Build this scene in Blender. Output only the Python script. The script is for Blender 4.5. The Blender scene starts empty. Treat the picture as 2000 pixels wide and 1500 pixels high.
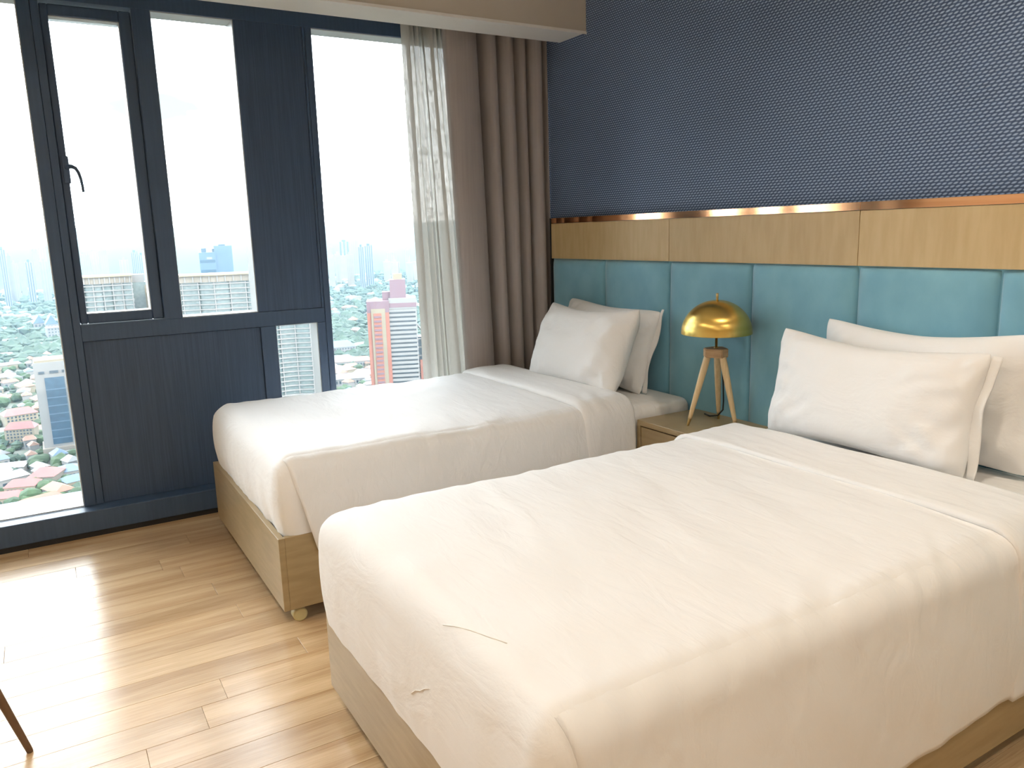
import bpy, bmesh, math, random
from mathutils import Vector, Matrix, noise
random.seed(7)
sc = bpy.context.scene
COL = sc.collection
PI = math.pi

# ------------------------------------------------------------------ camera
CAM = Vector((4.206, -2.612, 1.387))
FPX = 1529.8                      # focal length in pixels of the 2000 px wide frame
FWD = Vector((-0.84339862, 0.50249608, -0.19020111))
RGT = Vector((0.51626919, 0.85597336, -0.02785187))
UPV = Vector((-0.14881163, 0.1216852, 0.98135))
cd = bpy.data.cameras.new('camera'); cam = bpy.data.objects.new('camera', cd); COL.objects.link(cam)
cd.sensor_width = 36.0; cd.lens = FPX * 36.0 / 2000.0; cd.clip_start = 0.05; cd.clip_end = 40000
R3 = Matrix((RGT, UPV, -FWD)).transposed()
cam.matrix_world = Matrix.Translation(CAM) @ R3.to_4x4()
sc.camera = cam

# ------------------------------------------------------------------ colour management, world, sun
vs = sc.view_settings
vs.view_transform = 'Standard'; vs.look = 'None'; vs.gamma = 1.0; vs.use_curve_mapping = False
vs.exposure = 0.72
sc.cycles.max_bounces = 8; sc.cycles.diffuse_bounces = 5; sc.cycles.glossy_bounces = 3
sc.cycles.transmission_bounces = 4; sc.cycles.transparent_max_bounces = 12; sc.cycles.volume_bounces = 1
sc.cycles.use_denoising = True; sc.cycles.sample_clamp_indirect = 6.0
sc.cycles.caustics_reflective = False; sc.cycles.caustics_refractive = False

SKY = 8.2
w = bpy.data.worlds.new('sky'); sc.world = w; w.use_nodes = True
nt = w.node_tree; nt.nodes.clear()
def nd(t, tree, **kw):
    n = tree.nodes.new(t)
    for k, v in kw.items(): setattr(n, k, v)
    return n
tc = nd('ShaderNodeTexCoord', nt); mp = nd('ShaderNodeMapping', nt); mp.inputs['Scale'].default_value = (2.0, 2.0, 7.0)
ns = nd('ShaderNodeTexNoise', nt); ns.inputs['Scale'].default_value = 1.6; ns.inputs['Detail'].default_value = 5; ns.inputs['Roughness'].default_value = .45
cr = nd('ShaderNodeValToRGB', nt)
cr.color_ramp.elements[0].position = .36; cr.color_ramp.elements[0].color = (.066, .079, .083, 1)
cr.color_ramp.elements[1].position = .60; cr.color_ramp.elements[1].color = (.94, .985, 1.0, 1)
e_ = cr.color_ramp.elements.new(.47); e_.color = (.74, .85, .92, 1)
bg = nd('ShaderNodeBackground', nt); bg.inputs['Strength'].default_value = SKY
wo = nd('ShaderNodeOutputWorld', nt)
for a, b in ((tc.outputs['Generated'], mp.inputs['Vector']), (mp.outputs[0], ns.inputs['Vector']), (ns.outputs['Fac'], cr.inputs['Fac']),
             (cr.outputs['Color'], bg.inputs['Color']), (bg.outputs[0], wo.inputs['Surface'])):
    nt.links.new(a, b)
sd = bpy.data.lights.new('sun', 'SUN'); sd.energy = 3.6; sd.angle = .03; sd.color = (1, .95, .86)
so = bpy.data.objects.new('sun', sd); COL.objects.link(so)
so.rotation_euler = Vector((-.62, -.35, -.70)).to_track_quat('-Z', 'Y').to_euler()   # from behind the building

# ------------------------------------------------------------------ helpers
def tag(o, label=None, cat=None, group=None, kind=None):
    if label: o['label'] = label
    if cat: o['category'] = cat
    if group: o['group'] = group
    if kind: o['kind'] = kind
    return o
def thing(name, label, cat, loc=(0, 0, 0), rz=0.0, group=None):
    o = bpy.data.objects.new(name, None); COL.objects.link(o); o.empty_display_size = .1
    o.location = loc; o.rotation_euler = (0, 0, rz)
    return tag(o, label, cat, group)
class MB:
    """collects shapes, build() links them as one mesh object (world coords, shifted under an unrotated parent)"""
    def __init__(s): s.bm = bmesh.new()
    def box(s, x0, y0, z0, x1, y1, z1, bev=0.0, seg=1, mi=0):
        vs_ = [s.bm.verts.new(c) for c in ((x0,y0,z0),(x1,y0,z0),(x1,y1,z0),(x0,y1,z0),(x0,y0,z1),(x1,y0,z1),(x1,y1,z1),(x0,y1,z1))]
        fs = [s.bm.faces.new([vs_[i] for i in f]) for f in ((3,2,1,0),(4,5,6,7),(0,1,5,4),(1,2,6,5),(2,3,7,6),(3,0,4,7))]
        for f in fs: f.material_index = mi
        if bev > 0:
            es = list({e for f in fs for e in f.edges})
            bmesh.ops.bevel(s.bm, geom=es, offset=bev, segments=seg, profile=.5, affect='EDGES')
        return s
    def prism(s, pts, z0, z1, mi=0):
        a = [s.bm.verts.new((x, y, z0)) for x, y in pts]; b = [s.bm.verts.new((x, y, z1)) for x, y in pts]
        n = len(pts)
        fs = [s.bm.faces.new(a[::-1]), s.bm.faces.new(b)] + [s.bm.faces.new((a[i], a[(i+1) % n], b[(i+1) % n], b[i])) for i in range(n)]
        for f in fs: f.material_index = mi
        return s
    def tube(s, pts, rad, n=10, cap=True):
        pts = [Vector(p) for p in pts]
        rad = rad if isinstance(rad, (list, tuple)) else [rad] * len(pts)
        rings = []
        up = Vector((0.13, .21, 1)).normalized()
        for i, p in enumerate(pts):
            d = (pts[min(i+1, len(pts)-1)] - pts[max(i-1, 0)]).normalized()
            a = d.cross(up)
            if a.length < .05: a = d.cross(Vector((1, 0, 0)))
            a.normalize(); b = d.cross(a)
            rings.append([s.bm.verts.new(p + (a * math.cos(2*PI*k/n) + b * math.sin(2*PI*k/n)) * rad[i]) for k in range(n)])
        for r0, r1 in zip(rings, rings[1:]):
            for k in range(n): s.bm.faces.new((r0[k], r0[(k+1) % n], r1[(k+1) % n], r1[k])).smooth = True
        if cap: s.bm.faces.new(rings[0][::-1]); s.bm.faces.new(rings[-1])
        return s
    def lathe(s, prof, c, n=32, closed=False):
        rings = []
        for r, z in prof:
            rings.append([s.bm.verts.new((c[0] + r*math.cos(2*PI*k/n), c[1] + r*math.sin(2*PI*k/n), c[2] + z)) for k in range(n)] if r > 1e-6
                         else [s.bm.verts.new((c[0], c[1], c[2] + z))])
        for r0, r1 in zip(rings, rings[1:]):
            for k in range(n):
                if len(r0) == 1 and len(r1) == 1: continue
                if len(r0) == 1: f = s.bm.faces.new((r0[0], r1[(k+1) % n], r1[k]))
                elif len(r1) == 1: f = s.bm.faces.new((r0[k], r0[(k+1) % n], r1[0]))
                else: f = s.bm.faces.new((r0[k], r0[(k+1) % n], r1[(k+1) % n], r1[k]))
                f.smooth = True
        return s
    def grid(s, fn, nu, nv, closed_u=False):
        V = [[s.bm.verts.new(fn(i/nu, j/nv)) for j in range(nv+1)] for i in range(nu+1)]
        for i in range(nu):
            for j in range(nv):
                s.bm.faces.new((V[i][j], V[i+1][j], V[i+1][j+1], V[i][j+1])).smooth = True
        return s
    def build(s, name, m, parent=None, smooth=None, local=False):
        me = bpy.data.meshes.new(name)
        if parent is not None and not local:
            bmesh.ops.translate(s.bm, verts=s.bm.verts, vec=-Vector(parent.location))
        bmesh.ops.recalc_face_normals(s.bm, faces=s.bm.faces)
        if smooth is not None:
            for f in s.bm.faces: f.smooth = smooth
        s.bm.to_mesh(me); s.bm.free()
        for mm in (m if isinstance(m, (list, tuple)) else [m]): me.materials.append(mm)
        o = bpy.data.objects.new(name, me); COL.objects.link(o)
        if parent is not None: o.parent = parent
        return o
def link(me, name, parent=None, loc=(0, 0, 0), rz=0.0):
    o = bpy.data.objects.new(name, me); COL.objects.link(o); o.location = loc; o.rotation_euler = (0, 0, rz)
    if parent is not None: o.parent = parent
    return o
def struct(o): o['kind'] = 'structure'; return o
def subd(o, lv=1):
    m = o.modifiers.new('subdivision', 'SUBSURF'); m.levels = lv; m.render_levels = lv; return o
def solid(o, t, off=0.0):
    m = o.modifiers.new('thickness', 'SOLIDIFY'); m.thickness = t; m.offset = off; return o
def ss(a, b, x):
    t = min(1, max(0, (x - a) / (b - a))); return t * t * (3 - 2 * t)
def nz(x, y, z=0.0): return noise.noise(Vector((x, y, z)))
def ridge(x, y, z=0.0): return (1 - abs(nz(x, y, z)) * 1.6)

# ------------------------------------------------------------------ materials
def base_mat(name):
    m = bpy.data.materials.new(name); m.use_nodes = True
    t = m.node_tree; return m, t, t.nodes['Principled BSDF'], t.nodes['Material Output']
def pset(b, **kw):
    names = dict(col='Base Color', rough='Roughness', metal='Metallic', sheen='Sheen Weight', coat='Coat Weight', coatr='Coat Roughness', spec='Specular IOR Level', trans='Transmission Weight', alpha='Alpha', aniso='Anisotropic')
    for k, v in kw.items(): b.inputs[names[k]].default_value = v
def c4(c): return (c[0], c[1], c[2], 1)
def mat(name, col, rough=.6, metal=0.0, col2=None, scale=(8, 8, 8), nscale=1.0, detail=4.0, bump=0.0, bdist=.002, lo=.35, hi=.65, rand=0.0, **kw):
    """principled material whose colour and relief vary with a stretched noise in object space"""
    m, t, b, o = base_mat(name); pset(b, col=c4(col), rough=rough, metal=metal, **kw)
    if col2 or bump or rand:
        tcn = nd('ShaderNodeTexCoord', t); mpn = nd('ShaderNodeMapping', t); mpn.inputs['Scale'].default_value = scale
        t.links.new(tcn.outputs['Object'], mpn.inputs['Vector'])
        vec = mpn.outputs[0]
        if rand:
            oi = nd('ShaderNodeObjectInfo', t); vm = nd('ShaderNodeVectorMath', t, operation='SCALE'); vm.inputs[0].default_value = (37, 53, 91)
            t.links.new(oi.outputs['Random'], vm.inputs['Scale'])
            ad = nd('ShaderNodeVectorMath', t, operation='ADD'); t.links.new(vec, ad.inputs[0]); t.links.new(vm.outputs[0], ad.inputs[1]); vec = ad.outputs[0]
        nn = nd('ShaderNodeTexNoise', t); nn.inputs['Scale'].default_value = nscale; nn.inputs['Detail'].default_value = detail
        t.links.new(vec, nn.inputs['Vector'])
        if col2:
            r = nd('ShaderNodeValToRGB', t); r.color_ramp.elements[0].position = lo; r.color_ramp.elements[1].position = hi
            r.color_ramp.elements[0].color = c4(col); r.color_ramp.elements[1].color = c4(col2)
            t.links.new(nn.outputs['Fac'], r.inputs['Fac']); cout = r.outputs['Color']
            if rand:
                hs = nd('ShaderNodeHueSaturation', t); mr = nd('ShaderNodeMapRange', t); mr.inputs['To Min'].default_value = 1 - rand; mr.inputs['To Max'].default_value = 1 + rand
                t.links.new(oi.outputs['Random'], mr.inputs['Value']); t.links.new(mr.outputs[0], hs.inputs['Value']); t.links.new(cout, hs.inputs['Color']); cout = hs.outputs[0]
            t.links.new(cout, b.inputs['Base Color'])
        if bump:
            bp = nd('ShaderNodeBump', t); bp.inputs['Strength'].default_value = bump; bp.inputs['Distance'].default_value = bdist
            t.links.new(nn.outputs['Fac'], bp.inputs['Height']); t.links.new(bp.outputs[0], b.inputs['Normal'])
    return m
def linen_mat(name, col):
    """white cotton: fine weave and small soft creases"""
    m, t, b, o = base_mat(name); pset(b, col=c4(col), rough=.75, sheen=.12, spec=.25)
    tcn = nd('ShaderNodeTexCoord', t)
    mp1 = nd('ShaderNodeMapping', t); mp1.inputs['Scale'].default_value = (5, 16, 9); mp1.inputs['Rotation'].default_value = (0, 0, .25)
    n1 = nd('ShaderNodeTexNoise', t); n1.inputs['Scale'].default_value = 1.0; n1.inputs['Detail'].default_value = 5; n1.inputs['Distortion'].default_value = .6
    t.links.new(tcn.outputs['Object'], mp1.inputs[0]); t.links.new(mp1.outputs[0], n1.inputs['Vector'])
    n2 = nd('ShaderNodeTexNoise', t); n2.inputs['Scale'].default_value = 420; n2.inputs['Detail'].default_value = 2
    t.links.new(tcn.outputs['Object'], n2.inputs['Vector'])
    b1 = nd('ShaderNodeBump', t); b1.inputs['Strength'].default_value = .6; b1.inputs['Distance'].default_value = .012
    b2 = nd('ShaderNodeBump', t); b2.inputs['Strength'].default_value = .10; b2.inputs['Distance'].default_value = .001
    t.links.new(n1.outputs['Fac'], b1.inputs['Height']); t.links.new(n2.outputs['Fac'], b2.inputs['Height'])
    t.links.new(b1.outputs[0], b2.inputs['Normal']); t.links.new(b2.outputs[0], b.inputs['Normal'])
    return m
def glass_mat(name, tint=(1, 1, 1), refl=.05):
    m, t, b, o = base_mat(name); t.nodes.remove(b)
    tr = nd('ShaderNodeBsdfTransparent', t); tr.inputs['Color'].default_value = c4(tint)
    gl = nd('ShaderNodeBsdfGlossy', t); gl.inputs['Roughness'].default_value = .02
    fr = nd('ShaderNodeFresnel', t); fr.inputs['IOR'].default_value = 1.25
    mx = nd('ShaderNodeMixShader', t)
    t.links.new(fr.outputs[0], mx.inputs['Fac']); t.links.new(tr.outputs[0], mx.inputs[1]); t.links.new(gl.outputs[0], mx.inputs[2]); t.links.new(mx.outputs[0], o.inputs['Surface'])
    return m
def sheer_mat(name):
    m, t, b, o = base_mat(name); t.nodes.remove(b)
    tr = nd('ShaderNodeBsdfTransparent', t); tl = nd('ShaderNodeBsdfTranslucent', t); df = nd('ShaderNodeBsdfDiffuse', t)
    tl.inputs['Color'].default_value = (.27, .262, .235, 1); df.inputs['Color'].default_value = (.80, .78, .74, 1)
    m1 = nd('ShaderNodeMixShader', t); m1.inputs['Fac'].default_value = .55
    t.links.new(tl.outputs[0], m1.inputs[1]); t.links.new(df.outputs[0], m1.inputs[2])
    tcn = nd('ShaderNodeTexCoord', t); mpn = nd('ShaderNodeMapping', t); mpn.inputs['Scale'].default_value = (90, 90, 30)
    nn = nd('ShaderNodeTexNoise', t); nn.inputs['Scale'].default_value = 1.0; nn.inputs['Detail'].default_value = 3
    t.links.new(tcn.outputs['Object'], mpn.inputs[0]); t.links.new(mpn.outputs[0], nn.inputs['Vector'])
    mr = nd('ShaderNodeMapRange', t); mr.inputs['From Min'].default_value = .3; mr.inputs['From Max'].default_value = .7; mr.inputs['To Min'].default_value = .955; mr.inputs['To Max'].default_value = 1.0
    t.links.new(nn.outputs['Fac'], mr.inputs['Value'])
    mx = nd('ShaderNodeMixShader', t); t.links.new(mr.outputs[0], mx.inputs['Fac']); t.links.new(tr.outputs[0], mx.inputs[1]); t.links.new(m1.outputs[0], mx.inputs[2])
    t.links.new(mx.outputs[0], o.inputs['Surface'])
    return m
def wallpaper_mat(name):
    """woven wallcovering: slanted oval stitches in staggered rows"""
    m, t, b, o = base_mat(name); pset(b, rough=.62, spec=.35)
    PX, PZ = .0195, .0112
    tcn = nd('ShaderNodeTexCoord', t); sp = nd('ShaderNodeSeparateXYZ', t); t.links.new(tcn.outputs['Object'], sp.inputs[0])
    def mth(op, a, bb=None, cc=None):
        n = nd('ShaderNodeMath', t, operation=op)
        for i, v in enumerate((a, bb, cc)):
            if v is None: continue
            if isinstance(v, (int, float)): n.inputs[i].default_value = v
            else: t.links.new(v, n.inputs[i])
        return n.outputs[0]
    zz = mth('DIVIDE', sp.outputs['Z'], PZ); row = mth('FLOOR', zz); fz = mth('SUBTRACT', mth('FRACT', zz), .5)
    xx = mth('ADD', mth('DIVIDE', sp.outputs['X'], PX), mth('MULTIPLY', row, .42)); fx = mth('SUBTRACT', mth('FRACT', xx), .5)
    sx = mth('SUBTRACT', fx, mth('MULTIPLY', fz, .55))
    d = mth('SQRT', mth('ADD', mth('POWER', mth('MULTIPLY', mth('ABSOLUTE', sx), 2.1), 2.0), mth('POWER', mth('MULTIPLY', mth('ABSOLUTE', fz), 2.2), 2.0)))
    h = nd('ShaderNodeMapRange', t, interpolation_type='SMOOTHSTEP'); h.inputs['From Min'].default_value = 1.05; h.inputs['From Max'].default_value = .35
    t.links.new(d, h.inputs['Value'])
    mx = nd('ShaderNodeMix', t, data_type='RGBA'); mx.inputs['A'].default_value = (.048, .080, .155, 1); mx.inputs['B'].default_value = (.315, .410, .590, 1)
    t.links.new(h.outputs[0], mx.inputs['Factor']); t.links.new(mx.outputs['Result'], b.inputs['Base Color'])
    bp = nd('ShaderNodeBump', t); bp.inputs['Strength'].default_value = .6; bp.inputs['Distance'].default_value = .002
    t.links.new(h.outputs[0], bp.inputs['Height']); t.links.new(bp.outputs[0], b.inputs['Normal'])
    return m
def oak_mat(name, dark, light, axis='y', gloss=.3):
    m, t, b, o = base_mat(name); pset(b, rough=gloss, spec=.5)
    tcn = nd('ShaderNodeTexCoord', t); oi = nd('ShaderNodeObjectInfo', t)
    mpn = nd('ShaderNodeMapping', t); mpn.inputs['Scale'].default_value = (14, 1.1, 14) if axis == 'y' else (1.1, 14, 14)
    vm = nd('ShaderNodeVectorMath', t, operation='SCALE'); vm.inputs[0].default_value = (37, 53, 91); t.links.new(oi.outputs['Random'], vm.inputs['Scale'])
    ad = nd('ShaderNodeVectorMath', t, operation='ADD')
    t.links.new(tcn.outputs['Object'], mpn.inputs[0]); t.links.new(mpn.outputs[0], ad.inputs[0]); t.links.new(vm.outputs[0], ad.inputs[1])
    n1 = nd('ShaderNodeTexNoise', t); n1.inputs['Scale'].default_value = 1.0; n1.inputs['Detail'].default_value = 3; n1.inputs['Distortion'].default_value = .9
    wv = nd('ShaderNodeTexWave', t, wave_type='RINGS', rings_direction='Y' if axis == 'y' else 'X'); wv.inputs['Scale'].default_value = .35; wv.inputs['Distortion'].default_value = 9; wv.inputs['Detail'].default_value = 3; wv.inputs['Detail Scale'].default_value = 1.2
    mp2 = nd('ShaderNodeMapping', t); mp2.inputs['Scale'].default_value = (6, 2.2, 6) if axis == 'y' else (2.2, 6, 6); t.links.new(ad.outputs[0], mp2.inputs[0])
    n2 = nd('ShaderNodeTexNoise', t); n2.inputs['Scale'].default_value = 3.0; n2.inputs['Detail'].default_value = 4
    t.links.new(mp2.outputs[0], n2.inputs['Vector'])
    t.links.new(ad.outputs[0], n1.inputs['Vector']); t.links.new(ad.outputs[0], wv.inputs['Vector'])
    a1 = nd('ShaderNodeMath', t, operation='MULTIPLY'); a1.inputs[1].default_value = .16; t.links.new(wv.outputs['Fac'], a1.inputs[0])
    a2 = nd('ShaderNodeMath', t, operation='MULTIPLY_ADD'); a2.inputs[1].default_value = .55; t.links.new(n1.outputs['Fac'], a2.inputs[0]); t.links.new(a1.outputs[0], a2.inputs[2])
    a3 = nd('ShaderNodeMath', t, operation='MULTIPLY_ADD'); a3.inputs[1].default_value = .50; t.links.new(n2.outputs['Fac'], a3.inputs[0]); t.links.new(a2.outputs[0], a3.inputs[2])
    r = nd('ShaderNodeValToRGB', t); r.color_ramp.elements[0].position = .40; r.color_ramp.elements[1].position = .82
    r.color_ramp.elements[0].color = c4(light); r.color_ramp.elements[1].color = c4(dark)
    t.links.new(a3.outputs[0], r.inputs['Fac'])
    hs = nd('ShaderNodeHueSaturation', t); mr = nd('ShaderNodeMapRange', t); mr.inputs['To Min'].default_value = .90; mr.inputs['To Max'].default_value = 1.08
    t.links.new(oi.outputs['Random'], mr.inputs['Value']); t.links.new(mr.outputs[0], hs.inputs['Value']); t.links.new(r.outputs['Color'], hs.inputs['Color']); t.links.new(hs.outputs[0], b.inputs['Base Color'])
    bp = nd('ShaderNodeBump', t); bp.inputs['Strength'].default_value = .25; bp.inputs['Distance'].default_value = .0015
    t.links.new(n2.outputs['Fac'], bp.inputs['Height']); t.links.new(bp.outputs[0], b.inputs['Normal'])
    return m
def emit_mat(name, col, s):
    m, t, b, o = base_mat(name); b.inputs['Emission Color'].default_value = c4(col); b.inputs['Emission Strength'].default_value = s; return m

M = dict(
    frame=mat('charcoal_frame', (.046, .082, .150), .45, col2=(.053, .093, .168), scale=(40, 40, 2), nscale=2),
    panel=mat('charcoal_grained_panel', (.040, .070, .130), .5, col2=(.054, .092, .168), scale=(60, 60, 1.2), nscale=3, bump=.15),
    reveal=mat('pale_grey_reveal', (.55, .57, .58), .45, col2=(.6, .62, .63), scale=(4, 4, 4)),
    black=mat('black_rubber', (.012, .012, .014), .6, col2=(.018, .018, .02)),
    ceil=mat('white_paint', (.78, .76, .72), .8, col2=(.82, .8, .77), scale=(3, 3, 3), bump=.03),
    bulk=mat('beige_paint', (.56, .50, .42), .8, col2=(.59, .53, .45), scale=(3, 3, 3), bump=.03),
    wallp=mat('warm_plaster', (.66, .60, .52), .8, col2=(.70, .64, .56), scale=(2, 2, 2), bump=.03),
    weave=wallpaper_mat('woven_blue_wallcovering'),
    velvet=mat('blue_velvet', (.150, .365, .485), .72, col2=(.190, .425, .535), scale=(7, 7, 5), nscale=1.2, detail=5, bump=.12, bdist=.004, sheen=.55),
    gold=mat('gold_veneer', (.49, .35, .165), .42, col2=(.54, .395, .20), scale=(20, 20, 3), nscale=2, detail=6, rand=.06),
    copper=mat('copper_trim', (.95, .50, .26), .09, 1.0, col2=(.80, .38, .18), scale=(1, 1, 40)),
    bronze=mat('gold_lacquer_veneer', (.33, .245, .125), .38, col2=(.39, .295, .16), scale=(3, 3, 24), nscale=2, detail=5, bump=.04, coat=.15, coatr=.2),
    linen=linen_mat('white_cotton', (.83, .83, .83)),
    sheet=linen_mat('white_sheet_cotton', (.85, .84, .83)),
    floor=oak_mat('oak_planks', (.46, .29, .145), (.72, .52, .31), 'y', .24),
    lampleg=mat('pale_ash', (.62, .45, .24), .45, col2=(.72, .54, .31), scale=(60, 60, 6), nscale=2),
    hub=mat('oak_hub', (.40, .25, .125), .5, col2=(.52, .34, .18), scale=(12, 12, 90), nscale=2),
    brass=mat('brushed_brass', (.72, .49, .13), .27, 1.0, col2=(.80, .56, .17), scale=(3, 3, 60), aniso=.6),
    brass_dark=mat('aged_brass', (.50, .36, .15), .35, 1.0, col2=(.56, .41, .18)),
    cord=mat('black_cord', (.01, .01, .012), .5, col2=(.015, .015, .016)),
    curtain=mat('taupe_curtain', (.350, .310, .295), .8, col2=(.385, .340, .322), scale=(90, 90, 3), bump=.1, sheen=.3),
    sheer=sheer_mat('sheer_voile'),
    glass=glass_mat('window_glass'),
    caster=mat('cream_plastic', (.62, .55, .30), .45, col2=(.58, .5, .26)),
    steel=mat('grey_steel', (.35, .36, .37), .35, .9, col2=(.3, .31, .32)),
    walnut=mat('dark_walnut', (.10, .055, .03), .45, col2=(.16, .09, .05), scale=(20, 20, 3)),
    cushion=mat('grey_upholstery', (.22, .22, .23), .85, col2=(.26, .26, .27), scale=(60, 60, 60), bump=.2),
    lens=emit_mat('added_light_lens', (1, .80, .58), 14),
    thread=mat('loose_thread', (.82, .79, .74), .8, col2=(.78, .75, .7)),
)

_t = M['brass'].node_tree; _tg = nd('ShaderNodeTangent', _t, direction_type='RADIAL', axis='Z'); _b = _t.nodes['Principled BSDF']
_t.links.new(_tg.outputs[0], _b.inputs['Tangent']); _b.inputs['Anisotropic'].default_value = .75

# ------------------------------------------------------------------ room shell
RX, YB, ZC, YW = 6.3, -3.9, 2.66, .035      # right wall, back wall, ceiling, headboard wall
fl = struct(MB().box(-.30, YB - .1, -.12, RX + .1, YW + .1, -.014).build('floor', M['floor']))
PW = .1285
rng = random.Random(3)
nrow = int((RX - .06) / PW) + 1
for i in range(nrow):
    y = YB - rng.uniform(0, 1.2)
    if i == 5: y = -2.234 - 1.5
    if i == 13: y = -2.266 - 1.5
    while y < YW:
        ln = rng.uniform(.95, 1.75) if not (i in (5, 13) and y < -3) else 1.5
        a, b_ = max(y, YB), min(y + ln, YW)
        if b_ - a > .06:
            x0 = .06 + i * PW
            o = MB().box(-PW/2 + .0004, -(b_-a)/2 + .0004, -.014, PW/2 - .0004, (b_-a)/2 - .0004, 0, .0007).build('plank', M['floor'])
            o.location = (x0 + PW/2, (a+b_)/2, 0); o.parent = fl
        y += ln
struct(MB().box(-.30, YB - .1, ZC, RX + .1, YW + .1, ZC + .12).build('ceiling', M['ceil']))
struct(MB().box(-.30, YW, -.12, RX + .1, YW + .12, ZC).build('wall_head', M['weave']))
struct(MB().box(-.30, YB - .12, -.12, RX + .1, YB, ZC).build('wall_back', M['wallp']))
struct(MB().box(RX, YB, -.12, RX + .12, YW, ZC).build('wall_right', M['wallp']))
# boxed-out bulkhead in front of the curtain pocket
bk = struct(MB().box(.386, YB, 2.4156, .6325, YW, ZC).build('trim_1', M['bulk']))
MB().box(.3865, YB, 2.4135, .632, YW, 2.4158).build('underside', M['ceil'], bk)
MB().box(.6325, YB, 2.405, .6385, YW, 2.4185).build('edge_bead', M['ceil'], bk)

# ------------------------------------------------------------------ window wall
GX = -.13                                  # glass plane
yA, yL0, yL1, yD, yE, yS, yF = -2.548, -2.464, -2.094, -2.013, -1.6385, -1.285, -1.2506
zS, zT, zR0, zR1 = .131, 2.449, .934, 1.0115
yNL = YB + .10
win = struct(thing('window_1', 'dark charcoal window wall with tall panes and recessed sill', None))
if 'category' in win: del win['category']
W_ = lambda name, *b, m='frame', bev=.0015: MB().box(*b, bev).build(name, M[m], win)
FX = -.125
W_('header', FX, YB, zT, 0, YW, ZC)
W_('mullion', FX, YB, zS, 0, yNL, zT)
W_('mullion', FX, yA, zS, 0, -2.498, zT)
W_('mullion', FX, -2.4965, zS, -.004, yL0, zT)
W_('mullion', FX, yL1, zR1, 0, yD, zT)
W_('upper_panel', FX, yE, zR1 + .001, -.003, -1.3, zT, m='panel')
W_('mullion', FX, -1.2985, zR1 + .001, 0, yS - .001, zT)
W_('rail', FX, yL0, zR0, 0, yS - .001, zR1)
W_('lower_panel', FX, yL0 + .0015, zS, -.014, -1.637, zR0 - .002, m='panel')
W_('stile', FX, -1.6355, zS, 0, -1.556, zR0 - .001)
W_('stile', FX, -1.329, zS, 0, yS - .001, zR0 - .001)
W_('apron', FX, -1.556, zS, 0, -1.329, .22)
W_('mullion', FX, yS + .001, zS, 0, yF, zT)
W_('mullion', FX, -.07, zS, 0, YW, zT)
# sill box with a recessed black toe strip
W_('sill', -.30, YB, .028, .0917, YW, zS, bev=.003)
W_('toe_strip', -.30, YB, -.012, .080, YW, .028, m='black', bev=0)
W_('gasket', .003, YB, zS - .0005, .0075, yA, zS + .0012, m='black', bev=0)
# pale reveals lining each opening, outside the frame face
def lining(y0, y1, z0, z1, bottom=True):
    t = .004; x0, x1 = FX - .01, -.012
    W_('reveal', x0, y0, z1 - t, x1, y1, z1, m='reveal', bev=0)
    W_('reveal', x0, y0, z0, x1, y0 + t, z1 - t, m='reveal', bev=0)
    W_('reveal', x0, y1 - t, z0, x1, y1, z1 - t, m='reveal', bev=0)
    if bottom: W_('reveal', x0, y0, z0, x1, y1, z0 + t, m='reveal', bev=0)
lining(yNL, yA, zS, zT); lining(yD, yE, zR1, zT); lining(-1.556, -1.329, .22, zR0); lining(yF, -.07, zS, zT)
for y0, y1, z0, z1 in ((yNL, yA, zS, zT), (yD, yE, zR1, zT), (-1.556, -1.329, .22, zR0), (yF, -.07, zS, zT)):
    MB().box(GX - .004, y0, z0, GX, y1, z1).build('pane', M['glass'], win)
# opening casement, set back in its frame
ca = struct(thing('window_2', 'narrow charcoal casement with curved lever handle', None, (0, -2.28, 1.0)))
if 'category' in ca: del ca['category']
s0, s1, b0, b1 = yL0 + .002, yL1 - .002, zR1 + .004, 2.437
sx0, sx1 = -.095, -.022
g0, g1, h0, h1 = -2.430, -2.146, 1.060, 2.389
for nm, b in (('stile', (sx0, s0, b0, sx1, g0, b1)), ('stile', (sx0, g1, b0, sx1, s1, b1)), ('rail', (sx0, g0, b0, sx1, g1, h0)), ('rail', (sx0, g0, h1, sx1, g1, b1))):
    MB().box(*b, .004).build(nm, M['frame'], ca)
MB().box(GX + .05, g0, h0, GX + .056, g1, h1).build('pane', M['glass'], ca)
for b in ((sx0 - .03, g0, h1 - .003, sx1 - .012, g1, h1), (sx0 - .03, g1 - .003, h0, sx1 - .012, g1, h1), (sx0 - .03, g0, h0, sx1 - .012, g1, h0 + .003)):
    MB().box(*b).build('reveal', M['reveal'], ca)
hd = MB().box(sx1, -2.452, 1.662, sx1 + .016, -2.424, 1.785, .005, 2).build('handle_plate', M['frame'], ca)
hp = [(sx1 + .012, -2.434, 1.735), (.008, -2.428, 1.737), (.022, -2.416, 1.736), (.030, -2.402, 1.728), (.033, -2.392, 1.708), (.034, -2.386, 1.680), (.034, -2.383, 1.650), (.034, -2.382, 1.622)]
MB().tube(hp, [.011, .011, .0095, .008, .0072, .0066, .006, .0055], 12).build('handle_lever', M['frame'], ca)

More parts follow.
